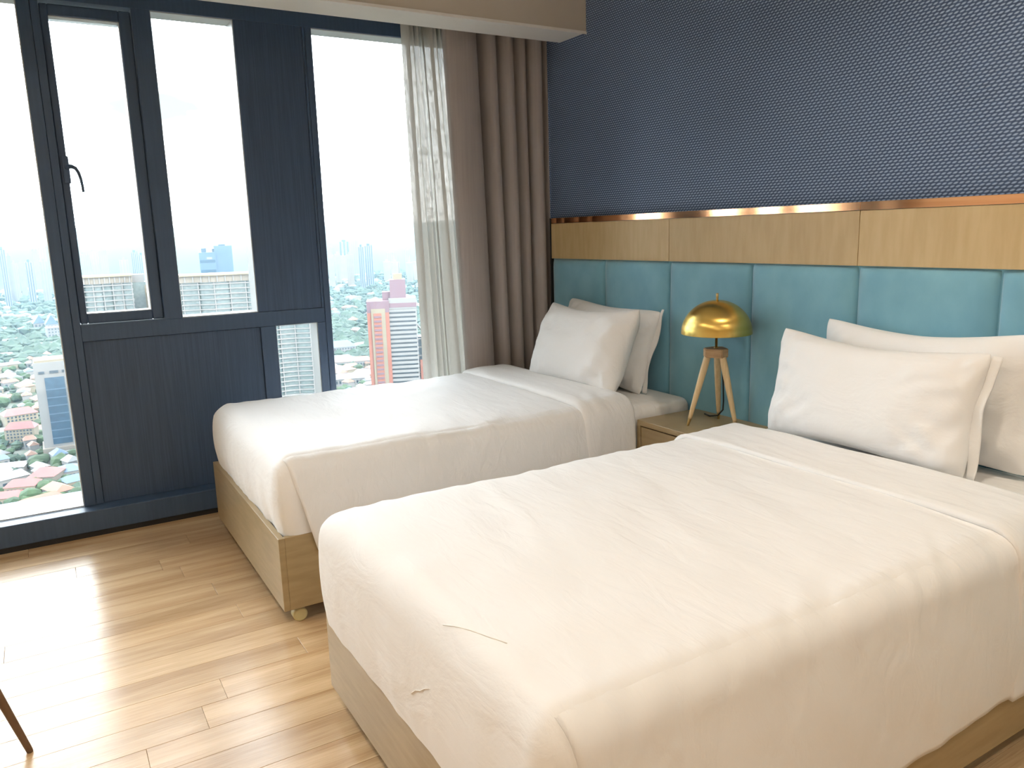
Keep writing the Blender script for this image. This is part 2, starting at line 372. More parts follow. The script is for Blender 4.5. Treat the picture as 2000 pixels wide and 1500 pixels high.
# ------------------------------------------------------------------ headboard
X1, PWD, ZB_, ZG = .8224, .51, 1.2279, 1.430
hbX0, hbX1 = .326, 5.412
hb = thing('headboard', 'long wall-mounted headboard, blue velvet cushions under gold veneer and copper strip', 'headboard', (2.4, 0, .08))
MB().box(hbX0, .012, .08, hbX1, YW - .001, ZG).build('backing_board', M['velvet'], hb)
def cushion_panel(x0, x1, z0, z1):
    nx, nzz = 14, 24
    def f(u, v):
        x = x0 + .0012 + (x1 - x0 - .0024) * u; z = z0 + (z1 - z0) * v
        e = min(1, min(u, 1-u) * (x1-x0) / .075); ez = min(1, min(v, 1-v) * (z1-z0) / .045)
        puff = math.sqrt(max(0, 1 - (1-e)**2.0)) * math.sqrt(max(0, 1 - (1-ez)**2.0))
        wr = .0025 * nz(x*5, z*6, 3.1) + .0018 * nz(x*14, z*9, 7)
        return (x, .014 - puff * (.027 + wr), z)
    mb = MB(); 
    us = [0, .012, .03, .06, .11, .2, .35, .5, .65, .8, .89, .94, .97, .988, 1]
    vs2 = [0, .004, .012, .022, .04, .08] + [.08 + .84*k/14 for k in range(1, 14)] + [.92, .96, .978, .988, .996, 1]
    V = [[mb.bm.verts.new(f(u, v)) for v in vs2] for u in us]
    for i in range(len(us)-1):
        for j in range(len(vs2)-1): mb.bm.faces.new((V[i][j], V[i+1][j], V[i+1][j+1], V[i][j+1])).smooth = True
    return mb.build('upholstered_panel', M['velvet'], hb)
xs_ = [hbX0] + [X1 + PWD*i for i in range(9)] + [hbX1]
for a, b in zip(xs_, xs_[1:]): cushion_panel(a, b, .10, ZB_ - .002)
gx = [hbX0] + [X1 + PWD + 2*PWD*i for i in range(4)] + [hbX1]
for a, b in zip(gx, gx[1:]):
    MB().box(a + .0011, -.004, ZB_ + .001, b - .0011, .013, ZG - .001, .0008).build('veneer_panel', M['gold'], hb)
    MB().box(a + .0003, -.0055, ZG, b - .0003, YW - .001, ZG + .030, .0008).build('copper_strip', M['copper'], hb)
MB().box(hbX0 - .012, -.006, .0, hbX0 - .0005, YW - .001, ZG + .030).build('end_cap', M['black'], hb)

# ------------------------------------------------------------------ beds
def rounded_cap(name, m, parent, x0, x1, y0, y1, zb, zt, r, wr, closed_head=False, res=.016, bulge=.0, crown=.0, zbf=None):
    """linen stretched over a mattress: a rounded box shell, open below (and at the head)"""
    zbf = zb if zbf is None else zbf
    nx = int((x1-x0)/res); ny = int((y1-y0)/res); nzz = int((zt-zb)/res)
    bm = bmesh.new(); dic = {}
    def vert(i, j, k):
        key = (i, j, k)
        if key in dic: return dic[key]
        x = x0 + (x1-x0)*i/nx; y = y0 + (y1-y0)*j/ny; z = zb + (zt-zb)*k/nzz
        c = Vector((min(max(x, x0+r), x1-r), max(y, y0+r) if not closed_head else min(max(y, y0+r), y1-r), min(z, zt-r)))
        d = Vector((x, y, z)) - c
        if d.length > 1e-9:
            mx_ = max(abs(d.x), abs(d.y), abs(d.z))
            n = d.normalized()
            p = c + n * (r if mx_ > r*.999 else mx_ / max(abs(n.x), abs(n.y), abs(n.z)))
            if mx_ > r*.999: p = c + n * r
        else:
            p = Vector((x, y, z)); n = Vector((0, 0, 1))
        fz = (p.z - zb) / (zt - zb)
        side = 1 - max(0, n.z)
        p = p + Vector((n.x, n.y, 0)) * bulge * math.sin(PI * min(1, max(0, fz)))
        if zbf != zb and n.y < -.5: p.z = zt - (zt - p.z) * (zt - zbf) / (zt - zb)
        u = (x-x0)/(x1-x0)*2-1
        p.z += crown * (1 - u**4) * max(0, n.z)
        p = p + n * wr(p, n)
        dic[key] = bm.verts.new(p); return dic[key]
    def quad(a, b, c_, d_):
        if len({a, b, c_, d_}) == 4: bm.faces.new((a, b, c_, d_)).smooth = True
    for i in range(nx):
        for j in range(ny): quad(vert(i, j, nzz), vert(i+1, j, nzz), vert(i+1, j+1, nzz), vert(i, j+1, nzz))
        for k in range(nzz):
            quad(vert(i, 0, k), vert(i+1, 0, k), vert(i+1, 0, k+1), vert(i, 0, k+1))
            if closed_head: quad(vert(i, ny, k), vert(i+1, ny, k), vert(i+1, ny, k+1), vert(i, ny, k+1))
    for j in range(ny):
        for k in range(nzz):
            quad(vert(0, j, k), vert(0, j+1, k), vert(0, j+1, k+1), vert(0, j, k+1))
            quad(vert(nx, j, k), vert(nx, j+1, k), vert(nx, j+1, k+1), vert(nx, j, k+1))
    mb = MB(); mb.bm.free(); mb.bm = bm
    return mb
def section(d, xe, r, zt, sgn):
    """profile over a bed edge: d metres along the cloth from where it starts to bend"""
    if d <= 0: return xe - sgn * (r - d * -1 * -1) if False else (xe - sgn * r + sgn * d, zt, 0.0)
    q = PI * r / 2
    if d < q: a = d / r; return (xe - sgn * r + sgn * r * math.sin(a), zt - r + r * math.cos(a), a)
    return (xe, zt - r - (d - q), PI / 2)

def make_bed(which, x0, x1, foot, label_bed, label_duvet, seed, P):
    zf0, zf1 = .0655, .342
    cx = (x0 + x1) / 2
    bed = thing('bed', label_bed, 'bed', (cx, -1.0, 0), group=None)
    t = .022
    MB().box(x0, foot, zf0, x1, foot + t, zf1, .0015).build('foot_board', M['bronze'], bed)
    MB().box(x0, foot + t, zf0, x0 + t, -.012, zf1, .0015).build('side_board', M['bronze'], bed)
    MB().box(x1 - t, foot + t, zf0, x1, -.012, zf1, .0015).build('side_board', M['bronze'], bed)
    MB().box(x0 + t, foot + t, .10, x1 - t, -.03, .13).build('bed_platform', M['walnut'], bed)
    for px, py in ((x1 - .045, foot + .075), (x0 + .045, foot + .075), (x1 - .045, -.12), (x0 + .045, -.12)):
        cs = MB().box(px - .02, py - .028, .058, px + .02, py + .028, .10, .003).tube([(px, py, .02), (px, py, .062)], .008, 8).build('caster', M['steel'], bed)
        wv = MB()
        wv.tube([(px - .020, py - .012, .027), (px - .016, py - .012, .027), (px + .016, py - .012, .027), (px + .020, py - .012, .027)], [.021, .0265, .0265, .021], 18)
        wo_ = wv.build('wheel', M['caster'], cs, local=True); wo_.location = -Vector(bed.location)
    # mattress under its fitted sheet
    def wm(p, n):
        s = (1 - max(0, n.z))
        return .003 * nz(p.x*5, p.y*6, seed) + .004 * s * ridge(p.y*9 + p.z*4, p.z*2, seed) * .6 - .0025
    mb = rounded_cap('m', None, bed, x0 + .026, x1 - .004, foot + .03, -.018, .20, .598, .045, wm, True, .03)
    mb.build('mattress', M['sheet'], bed)
    # duvet
    zt, r = .622, .064
    fx0, fx1 = x0 + .004, x1 - .006
    fy = foot + P['tuck']
    yh = -.40
    def wd(p, n):
        top = max(0, n.z); side = 1 - top
        h = .0045 * nz(p.x*2.3, p.y*2.6, seed) + .0030 * nz(p.x*6 + p.y, p.y*5, seed + 2)
        # long shallow creases on the top
        h += top * .0042 * (ridge(p.x*2.2 + p.y*1.2, p.y*9.5 + p.x*1.5, seed + 5) - .6)
        # short gathers where the cloth turns over the edge
        e = math.exp(-((p.x - fx1 + .03) / .07) ** 2) + .7 * math.exp(-((p.x - fx0 - .03) / .07) ** 2)
        h += e * .0065 * (ridge(p.y*13 + p.x*14, p.x*3, seed + 7) - .7)
        # upright folds on the drops
        if n.y < -.3:
            k = ss(zt, .36, p.z)
            h += k * P['fold'] * (.0075 * (ridge(p.x*7 + .6*p.z, p.z*1.4, seed + 9) - .6) + .004 * nz(p.x*22, p.z*4, seed))
        if abs(n.x) > .4:
            k = ss(zt, .36, p.z)
            h += k * .006 * (ridge(p.y*5 + .9*p.z, p.z*2, seed + 11) - .6)
        return h
    mb = rounded_cap('d', None, bed, fx0, fx1, fy, yh, P['zbf'], zt, r, wd, False, .0145, bulge=P['bulge'], crown=.012)
    dv = thing('duvet', label_duvet, 'duvet', (cx, -1.2, zt))
    mb.build('top_layer', M['linen'], dv)
    # side flaps hanging outside the frame, cut back at the foot corner
    def flap(sgn, xe, hem, lean, amp, xout, d0=-.03):
        q = PI * r / 2; total = q + (zt - r - hem)
        n1, n2 = 110, 34
        ys0 = fy + r * .45
        def f(u, v):
            d = d0 + (total - d0 + P['hemw'] * (nz(u*7, 4.2, seed) + .5 * nz(u*17, 1, seed))) * v
            vv = max(0, d) / total
            yst = ys0 + lean * vv ** 1.2
            y = yst + (yh - .02 - yst) * u
            zc_ = zt + .012 * (1 - (1 - 2*r/(fx1-fx0))**4) * max(0, math.cos(min(PI/2, max(0, d)/r)))
            x, z, a = section(d, xe, r, zc_, sgn)
            dy = min(0, y - (fy + r)) / r
            if dy < 0:                                   # follow the rounded foot corner
                k_ = math.sqrt(max(0, 1 - dy*dy)); rad = Vector((sgn * math.sin(a), 0, math.cos(a)))
                n = Vector((rad.x * k_, dy, rad.z * k_)); base = Vector((x, fy + r, z)) - rad * r + n * r
            else:
                base = Vector((x, y, z)); n = Vector((sgn * math.sin(a), 0, math.cos(a)))
            off = wd(base, n) * (1 - ss(.1, .5, vv)) - .006 + ss(.0, .16, vv) * .0085 + ss(.1, .75, vv) * (xout + .001)
            k = ss(.15, 1, vv)
            off += k * amp * (ridge(y*3.1 + 1.3*z, z*1.6, seed + 20) - .35) + k * amp * .35 * nz(y*11 + 5*z, z*4, seed + 3)
            off += P['bulge'] * math.sin(PI * min(1, vv)) * .8
            off = max(off, .0012) if vv > .25 else off
            return base + n * off
        o = MB().grid(f, n1, n2).build('side_drop', M['linen'], dv)
        solid(o, .004, -1 if sgn > 0 else 1); return o
    flap(1, fx1, P['hem'], P['lean'], P['amp'], .016)
    flap(-1, fx0, P['hem'] + .01, P['lean'], P['amp'] * .5, .010, d0=PI * r / 2)
    # turned-back cuff at the head end
    q = PI * r / 2; hemc = P['hem'] + .0; tot = (fx1 - fx0 - 2*r) + 2 * (q + zt - r - hemc)
    half = tot / 2
    ya, yb = P['cuff']
    prof = []
    def fc(u, v):
        s = (u * 2 - 1) * half
        sgn = 1 if s >= 0 else -1
        d = abs(s) - ((fx1 - fx0) / 2 - r)
        vv = v
        y = ya + (yb - ya) * vv + .004 * nz(s*5, 2, seed) + .010 * math.sin(s * 2.2 + seed) * (1 - vv)
        if d <= 0: x, z, a = cx + s, zt, 0.0
        else: x, z, a = section(d, fx1 if sgn > 0 else fx0, r, zt, sgn)
        uu = (x - cx) / ((fx1 - fx0) / 2)
        z += .012 * (1 - min(1, abs(uu))**4) * math.cos(a)
        n = Vector((sgn * math.sin(a), 0, math.cos(a)))
        dn_ = ss(0, .25, max(0, d))
        lift = (P['lift'] + P['puff'] * .5 * (1 + nz(s*3, 1, seed))) * math.sqrt(max(0, 1 - abs(2*vv - 1)**P['sharp']))
        lift += dn_ * .012
        if vv > .93: lift -= (vv - .93) / .07 * .035
        if vv == 0 and P['sharp'] > 20: y -= (ya - yb) / 34 * 1.5; lift = -.005      # hem tucked under: a crisp line
        lift += .003 * nz(s*4, y*9, seed) + .0028 * (ridge(s*3 + y*10, y*12, seed + 30) - .6) + math.exp(-((abs(d) - .03) / .08)**2) * .003 * (ridge(y*16 + s*9, s*3, seed + 33) - .6)
        lift += .004 * dn_ * (ridge(y*7, s*3, seed + 31) - .5)
        return Vector((x, y, z)) + n * lift
    cf = MB().grid(fc, 130, 34).build('folded_cuff', M['linen'], dv)
    solid(cf, .004, -1)
    return bed, dv
make_bed(0, .3365, 1.5246, -1.995, 'gold veneered bed nearest the window, pushed up to the taupe curtain', 'plain white duvet on the bed nearest the window', 3.3,
         dict(tuck=.022, zbf=.338, bulge=.016, hem=.275, lean=.085, amp=.007, hemw=.004, cuff=(-.655, -.365), puff=.012, fold=1, lift=.020, sharp=7))
make_bed(1, 2.0733, 3.297, -2.003, 'gold veneered bed in the foreground, nearest the camera', 'plain white duvet on the large foreground bed', 9.7,
         dict(tuck=-.010, zbf=.292, bulge=.014, hem=.198, lean=.10, amp=.016, hemw=.02, cuff=(-.655, -.350), puff=.002, fold=.35, lift=.015, sharp=40))

# ------------------------------------------------------------------ pillows
def pillow(label, bx, by, bz, phi, th, ro, W, H, T, seed, flange=.0, group='white bed pillows', sag=0.0):
    N1, N2 = 56, 40
    bm = bmesh.new()
    def sp(c): return math.copysign(abs(math.sin(abs(c) * PI/2)) ** .85, c)
    def pt(i, j, side):
        u = sp(i / N1 * 2 - 1); v = sp(j / N2 * 2 - 1)
        pin_u = 1 - .075 * (1 - abs(v)**1.5) * abs(u)**3      # waisted sides, ears at the corners
        pin_v = 1 - (.20 if v > 0 else .10) * (1 - abs(u)**1.7) * abs(v)**3
        rc_ = 1 - .045 * abs(u)**7 * abs(v)**7
        x = u * W/2 * pin_u * rc_; y = v * H/2 * pin_v * rc_
        prof = max(0, (1 - abs(u)**3.0)) ** .55 * max(0, (1 - abs(v)**2.6)) ** .55
        z = T/2 * prof
        cr_ = abs(u)**2 * abs(v)**2
        ang = math.atan2(v * H, (abs(u) - .25) * W)
        wr = .030 * (ridge(ang*2.6, 1.5*(u*u+v*v) + 2*side, seed) - .62) * (abs(u)**1.5) * prof
        wr += .010 * nz(u*2.2, v*2.0, seed + side) * prof + .008 * (ridge(u*9, v*2.2, seed + 4 + side) - .6) * ss(.35, .95, abs(v)) * prof**.5
        wr += .010 * (ridge(u*5.5 - v*2.2, v*1.6 + u, seed + 14) - .62) * ss(.15, .85, abs(u)) * prof**.6
        z = (z + wr) * side
        # soft ears flop a little
        y += -.010 * cr_ * sag * (1 if v > 0 else .2)
        z += .02 * cr_ * nz(u*2, v*2, seed + 8)
        # slump: belly lower than the middle
        y -= .012 * prof * (1 - abs(v))
        return (x, y, z)
    V = {}
    for side in (1, -1):
        for i in range(N1+1):
            for j in range(N2+1):
                edge = i in (0, N1) or j in (0, N2)
                key = (i, j, 0 if edge else side)
                if key not in V: V[key] = bm.verts.new(pt(i, j, side if not edge else 1))
    for side in (1, -1):
        for i in range(N1):
            for j in range(N2):
                ks = []
                for a, b in ((i, j), (i+1, j), (i+1, j+1), (i, j+1)):
                    edge = a in (0, N1) or b in (0, N2)
                    ks.append(V[(a, b, 0 if edge else side)])
                if side < 0: ks.reverse()
                if len(set(ks)) == 4: bm.faces.new(ks).smooth = True
    U = Vector((math.cos(phi), math.sin(phi), 0)); bkv = Vector((-math.sin(phi), math.cos(phi), 0))
    Vv = Vector((0, 0, 1)) * math.cos(th) + bkv * math.sin(th)
    U2 = U * math.cos(ro) + Vv * math.sin(ro); V2 = -U * math.sin(ro) + Vv * math.cos(ro); Nn = U2.cross(V2)
    ctr = Vector((bx, by, bz)) + V2 * H/2
    loc = Vector((bx, by, bz))
    for v in bm.verts: v.co = (ctr - loc) + U2 * v.co.x + V2 * v.co.y + Nn * v.co.z
    mb = MB(); mb.bm.free(); mb.bm = bm
    root = thing('pillow', label, 'pillow', loc, 0, group)
    o = mb.build('pillowcase', M['linen'], root, local=True)
    if flange:
        # open hem of the pillowcase at the right end
        def f(u, v):
            y = (v - .5) * H * .93; x = W/2 * (1 - .055 * (1 - abs(2*v-1)**1.6)) - .012 + flange * u * (1 - .25 * abs(2*v-1)**2)
            z = .010 * math.sin(v*9 + seed) * u + (-.010 + .006 * nz(v*6, 1, seed))
            return (ctr - loc) + U2 * x + V2 * y + Nn * z
        h = MB().grid(f, 6, 24).build('hem', M['linen'], root, local=True); solid(h, .004)
    return root
pillow('front white pillow tilted on the bed nearest the window', 1.021, -.385, .612, -.01, .40, .014, .755, .440, .225, 1.3, 0)
pillow('rear white pillow propped on blue cushions behind another, bed nearest the window', .955, -.170, .602, .0, .27, -.035, .765, .445, .19, 5.1, .03, sag=2)
pillow('front white pillow tilted on the large foreground bed', 2.582, -.296, .610, -.009, .206, -.012, .785, .405, .18, 8.8, .035)
pillow('rear white pillow standing against blue cushions, foreground bed', 2.672, -.105, .600, -.019, .05, .015, .775, .450, .145, 12.4, .03)

# ------------------------------------------------------------------ nightstand and lamp
zn = .5406
st = thing('nightstand', 'low gold veneered nightstand with drawer between the two beds', 'nightstand', (1.8, -.18, 0))
nx0, nx1, ny0, ny1 = 1.536, 2.040, -.369, -.010
MB().box(nx0, ny0, zn - .024, nx1, ny1, zn, .0012).build('top', M['bronze'], st)
MB().box(nx0, ny0, .06, nx0 + .02, ny1, zn - .024, .001).build('side_panel', M['bronze'], st)
MB().box(nx1 - .02, ny0, .06, nx1, ny1, zn - .024, .001).build('side_panel', M['bronze'], st)
MB().box(nx0 + .02, ny1 - .012, .06, nx1 - .02, ny1, zn - .024).build('back_panel', M['bronze'], st)
MB().box(nx0 + .02, ny0, .06, nx1 - .02, ny1 - .012, .08).build('base_panel', M['bronze'], st)
MB().box(nx0 + .02, ny0 + .01, .315, nx1 - .02, ny1 - .012, .333).build('shelf', M['bronze'], st)
dr = MB().box(nx0 + .024, ny0 + .004, .342, nx1 - .024, ny0 + .022, zn - .030, .001).build('drawer', M['bronze'], st)
for px in (nx0 + .03, nx1 - .03):
    for py in (ny0 + .03, ny1 - .03): MB().box(px - .015, py - .015, 0, px + .015, py + .015, .06).build('foot', M['bronze'], st)

lc = Vector((1.812, -.166, zn))
lp = thing('table_lamp', 'brass dome table lamp on three tapered wooden legs, on the nightstand', 'lamp', lc)
prof = []
Rr, Hh = .1475, .141
for k in range(17):
    a = k / 16 * PI / 2; prof.append((Rr * math.cos(a), 0.401 + Hh * math.sin(a)))
inner = [(max(0, (Rr - .003) * math.cos(k/16*PI/2)) if k < 16 else 0, 0.401 + (Hh - .003) * math.sin(k/16*PI/2)) for k in range(16, -1, -1)]
prof[-1] = (0, prof[-1][1])
MB().lathe([(p_[0], p_[1]) for p_ in prof] , lc, 56).lathe(inner, lc, 56).lathe([(Rr - .003, 0.401), (Rr, .3995), (Rr, 0.401)], lc, 56).build('lamp_shade', M['brass'], lp)
MB().lathe([(0, .570), (.0055, .570), (.0058, .552), (.0048, .550), (.0048, .538), (0, .536)], lc, 14).build('finial', M['brass_dark'], lp)
MB().lathe([(0, .53), (.0055, .53), (.0055, .341), (.010, .341), (.010, .335), (0, .335)], lc, 14).build('stem', M['brass_dark'], lp)
MB().lathe([(0, .49), (.018, .495), (.024, .47), (.024, .44), (.015, .415), (.012, .405), (0, .405)], lc, 16).build('bulb_holder', M['brass_dark'], lp)
feet = [lc + Vector((-.058, -.102, 0)), lc + Vector((-.064, .090, 0)), lc + Vector((.118, .008, 0))]
hubp = []
for ft in feet:
    d = (ft - lc); d.z = 0; d.normalize(); s_ = Vector((-d.y, d.x, 0))
    for k in (-1, 1): q_ = lc + d * .050 + s_ * .020 * k; hubp.append((q_.x, q_.y))
cx_, cy_ = lc.x, lc.y
hubp.sort(key=lambda q_: math.atan2(q_[1]-cy_, q_[0]-cx_))
hm = MB(); hm.prism(hubp, zn + .299, zn + .337); bmesh.ops.bevel(hm.bm, geom=list(hm.bm.edges), offset=.003, segments=2, affect='EDGES')
hm.build('hub', M['hub'], lp)
for ft in feet:
    d = (ft - lc); d.z = 0; d.normalize()
    top = lc + d * .034 + Vector((0, 0, .311))
    def L_(t_): return top.lerp(ft, t_)
    lg = MB().tube([L_(0), L_(.06), L_(.2), L_(.45), L_(.7), L_(.86), L_(.9)], [.0135, .0145, .0148, .0132, .0108, .0088, .0082], 14).build('leg', M['lampleg'], lp)
    tp = MB().tube([L_(.895), L_(.9), L_(.99), L_(1)], [.0078, .0078, .0055, .005], 12).build('brass_tip', M['brass_dark'], lg, local=True)
    tp.location = -lc
MB().tube([lc + Vector(v) for v in ((-.012, .03, .29), (-.022, .062, .25), (-.026, .074, .17), (-.026, .078, .09), (-.028, .078, .050), (-.06, .080, .018), (-.115, .086, .0045), (-.16, .10, .0045))], .0034, 8).build('cord', M['cord'], lp)

# ------------------------------------------------------------------ curtains
def curtain(name, label, cat, m, path, z0, z1, shift, amp_low, nzv=40, grp=None, thick=0):
    """path: plan points at the top; shift(y) moves them towards the hem"""
    n = len(path) * 10
    def cat_rom(t_):
        t_ = t_ * (len(path) - 1); i = min(int(t_), len(path) - 2); f_ = t_ - i
        P0 = Vector(path[max(i-1, 0)]); P1 = Vector(path[i]); P2 = Vector(path[i+1]); P3 = Vector(path[min(i+2, len(path)-1)])
        return .5 * ((2*P1) + (P2-P0)*f_ + (2*P0 - 5*P1 + 4*P2 - P3)*f_*f_ + (3*P1 - P0 - 3*P2 + P3)*f_**3)
    def f(u, v):
        c = cat_rom(u); z = z1 + (z0 - z1) * v
        dy, dx = shift(c.y, v)
        x = c.x + dx + amp_low * nz(u*8, z*1.3, 2) * v; y = c.y + dy + amp_low * .6 * nz(u*9, z*1.1, 8) * v
        return (x, y, z)
    root = thing(name, label, cat, (path[0][0], path[0][1], z0), 0, grp)
    o = MB().grid(f, n, nzv).build('fabric', m, root)
    MB().box(.20 if cat == 'curtain' else .10, path[0][1] - .04, z1 + .001, .225 if cat == 'curtain' else .125, path[-1][1] - .01, z1 + .025).build('track', M['reveal'], root)
    if thick: solid(o, thick)
    return root
bp_ = [(.19, -.600), (.262, -.615), (.292, -.56), (.290, -.47), (.250, -.425), (.175, -.415), (.165, -.395), (.245, -.375), (.280, -.345), (.262, -.310), (.175, -.305), (.165, -.285), (.235, -.275), (.285, -.240), (.272, -.205), (.180, -.200), (.170, -.180), (.225, -.172), (.268, -.145), (.262, -.118), (.185, -.110), (.180, -.095), (.260, -.085), (.297, -.055), (.285, -.024), (.205, -.020), (.195, -.006), (.235, .006), (.272, .018), (.262, .029)]
curtain('curtain', 'taupe blackout curtain gathered in deep folds at the headboard corner', 'curtain', M['curtain'], bp_, .012, 2.60,
        lambda y, v: (.085 * v * min(1, max(0, -y / .6)), .012 * v), .012, thick=.003)
sp_ = []
for k in range(17):
    y = -.812 + .262 * k / 16; sp_.append((.155 + (.022 if k % 2 else -.022) * (1 + .5 * math.sin(k * 1.7)), y + .010 * math.sin(k * 2.3)))
curtain('sheer_curtain', 'translucent white sheer curtain beside the tall pane', 'sheer curtain', M['sheer'], sp_, .14, 2.60,
        lambda y, v: (.045 * v + .13 * v * max(0, (y + .8) / .26), .0), .012)

# ------------------------------------------------------------------ chair whose leg shows at the lower left, ceiling downlights added to brighten the room
ch = thing('chair', 'chair with slender dark tapered wooden legs, at the left picture edge', 'chair', (1.80, -3.10, 0))
lt = Vector((1.845, -2.88, .42)); lf = Vector((1.818, -2.790, 0))
def cl(fx_, fy_, tx, ty): MB().tube([(tx, ty, .42), ((tx+fx_)/2, (ty+fy_)/2, .21), (fx_, fy_, .003), (fx_, fy_, 0)], [.014, .0115, .0085, .008], 12).build('leg', M['walnut'], ch)
cl(1.818, -2.790, 1.845, -2.895); cl(2.36, -2.80, 2.30, -2.895); cl(1.818, -3.40, 1.86, -3.34); cl(2.36, -3.40, 2.32, -3.34)
MB().box(1.80, -3.40, .40, 2.37, -2.88, .48, .03, 4).build('seat', M['cushion'], ch)
MB().box(1.80, -3.46, .46, 2.37, -3.37, .84, .03, 4).build('backrest', M['cushion'], ch)
LIGHT = []
for lx in (1.7, 3.1, 4.5, 5.6):
    for ly in (-.75, -2.9):
        if lx < 2 and ly > -1: continue
        r_ = thing('added_ceiling_light', 'added round ceiling downlight, unseen, brightens the room', 'downlight', (lx, ly, ZC), 0, 'added unseen ceiling downlights')
        MB().lathe([(.048, -.001), (.062, -.001), (.062, -.006), (.050, -.008), (.048, -.001)], (lx, ly, ZC), 24).build('trim_ring', M['ceil'], r_)
        MB().lathe([(0, -.003), (.047, -.003), (.047, -.001), (0, -.001)], (lx, ly, ZC), 24).build('lens', M['lens'], r_)
        ld = bpy.data.lights.new('downlight', 'AREA'); ld.shape = 'DISK'; ld.size = .09; ld.energy = 5.2; ld.color = (1, .86, .69); ld.spread = math.radians(150)  # unseen lamp, added because window light leaves the room too dark
        lo_ = bpy.data.objects.new('added_room_lamp', ld); COL.objects.link(lo_); lo_.parent = r_; lo_.location = (0, 0, -.012)

# loose threads lying on the foreground duvet
bpy.context.view_layer.update()
_dv = bpy.data.objects['duvet.001']; _tl = [o for o in _dv.children if o.name.startswith('top_layer')][0]
def on_duvet(u, v):
    d = (FWD + RGT * ((u - 1000) / FPX) + UPV * ((750 - v) / FPX)).normalized()
    ok, p, n, i = _tl.ray_cast(CAM - _dv.location, d)
    return (p + _dv.location + n * .0010) if ok else None
for px in ([(866, 1221), (890, 1224), (920, 1232), (955, 1245), (990, 1257)], [(804, 1354), (812, 1348), (822, 1349), (830, 1345), (840, 1345)]):
    pts = [q for q in (on_duvet(*p) for p in px) if q]
    if len(pts) > 2: MB().tube(pts, .0010, 6).build('loose_thread', M['thread'], _dv)

# ------------------------------------------------------------------ the city below
GZ = -150.0
def ray(u, v): return FWD + RGT * ((u - 1000) / FPX) + UPV * ((750 - v) / FPX)
def ground_at(u, v):
    d = ray(u, v); t = (GZ - CAM.z) / d.z; return CAM + d * t
def at_dist(u, v, D):
    d = ray(u, v); return CAM + d * (D / math.hypot(d.x, d.y))
def span(u0, u1, vtop, D):
    """a front D metres off between two photo columns: centre, width, top height and the turn that faces the room"""
    v = vtop; a = at_dist(u0, v, D); b = at_dist(u1, v, D); c = (a + b) / 2
    h = Vector((c.x - CAM.x, c.y - CAM.y)).normalized()
    return Vector((c.x, c.y, GZ)), (b - a).length, c.z, math.atan2(-h.x, h.y)
CF = .25                            # darkens every city colour to offset the very bright sky light
def cmat(name, col, rough=.8, **kw):
    if kw.get('col2'): kw['col2'] = tuple(v * CF for v in kw['col2'])
    return mat(name, tuple(v * CF for v in col), rough, **kw)
C = dict(
    white=cmat('white_render', (.44, .44, .43), .8, col2=(.50, .50, .49), scale=(.05, .05, .05)),
    cream=cmat('cream_render', (.48, .42, .30), .8, col2=(.54, .47, .34), scale=(.05, .05, .05)),
    tan=cmat('tan_render', (.40, .35, .29), .8, col2=(.45, .40, .33), scale=(.05, .05, .05)),
    grey=cmat('grey_render', (.34, .36, .38), .8, col2=(.40, .42, .44), scale=(.05, .05, .05)),
    bglass=cmat('blue_curtain_glass', (.05, .13, .22), .2, col2=(.08, .19, .30), scale=(.08, .08, .12), nscale=3),
    gglass=cmat('green_balcony_glass', (.20, .30, .30), .35, col2=(.36, .46, .44), scale=(.25, .25, .3), nscale=2, lo=.3, hi=.7),
    blue=cmat('blue_tower_cladding', (.10, .22, .36), .4, col2=(.13, .26, .41), scale=(.05, .05, .1)),
    orange=cmat('orange_red_cladding', (.60, .20, .13), .6, col2=(.66, .24, .16), scale=(.05, .05, .05)),
    purple=cmat('plum_cladding', (.32, .18, .23), .6, col2=(.36, .22, .27), scale=(.05, .05, .05)),
    dark=cmat('dark_window_band', (.05, .09, .13), .3, col2=(.08, .13, .18), scale=(.1, .1, .1)),
    redroof=cmat('red_roof_sheet', (.46, .085, .08), .6, col2=(.52, .12, .10), scale=(.1, .1, .1)),
    terra=cmat('terracotta_tiles', (.40, .20, .135), .75, col2=(.48, .27, .19), scale=(.1, .1, .1), rand=.2),
    blueroof=cmat('blue_roof_sheet', (.12, .23, .38), .6, col2=(.16, .28, .43), scale=(.1, .1, .1)),
    paleroof=cmat('pale_roof_sheet', (.42, .43, .44), .6, col2=(.48, .49, .49), scale=(.1, .1, .1), rand=.15),
    greyroof=cmat('grey_roof_sheet', (.22, .24, .26), .7, col2=(.28, .29, .31), scale=(.1, .1, .1), rand=.2),
    tree=cmat('tree_leaves', (.030, .085, .028), .9, col2=(.065, .15, .045), scale=(.25, .25, .25), nscale=2, rand=.3),
    forest=cmat('hazed_forest_leaves', (.035, .090, .062), .9, col2=(.070, .145, .090), scale=(.02, .02, .02), nscale=2),  # bluer and lighter: distance haze put into the leaf colour
    ground=cmat('city_ground', (.07, .13, .06), .9, col2=(.30, .30, .27), scale=(.012, .012, .012), nscale=2, detail=8, lo=.42, hi=.62),
    road=cmat('pale_road', (.36, .31, .25), .9, col2=(.42, .36, .29), scale=(.1, .1, .1)),
    hill=cmat('hill_forest', (.05, .10, .07), .95, col2=(.07, .13, .09), scale=(.002, .002, .002)),
)
struct(MB().box(-13000, -9000, GZ - 6, -40, 11000, GZ).build('ground', C['ground'])).update_tag()
bpy.data.objects['ground']['label'] = 'green city ground spread out far below the window'

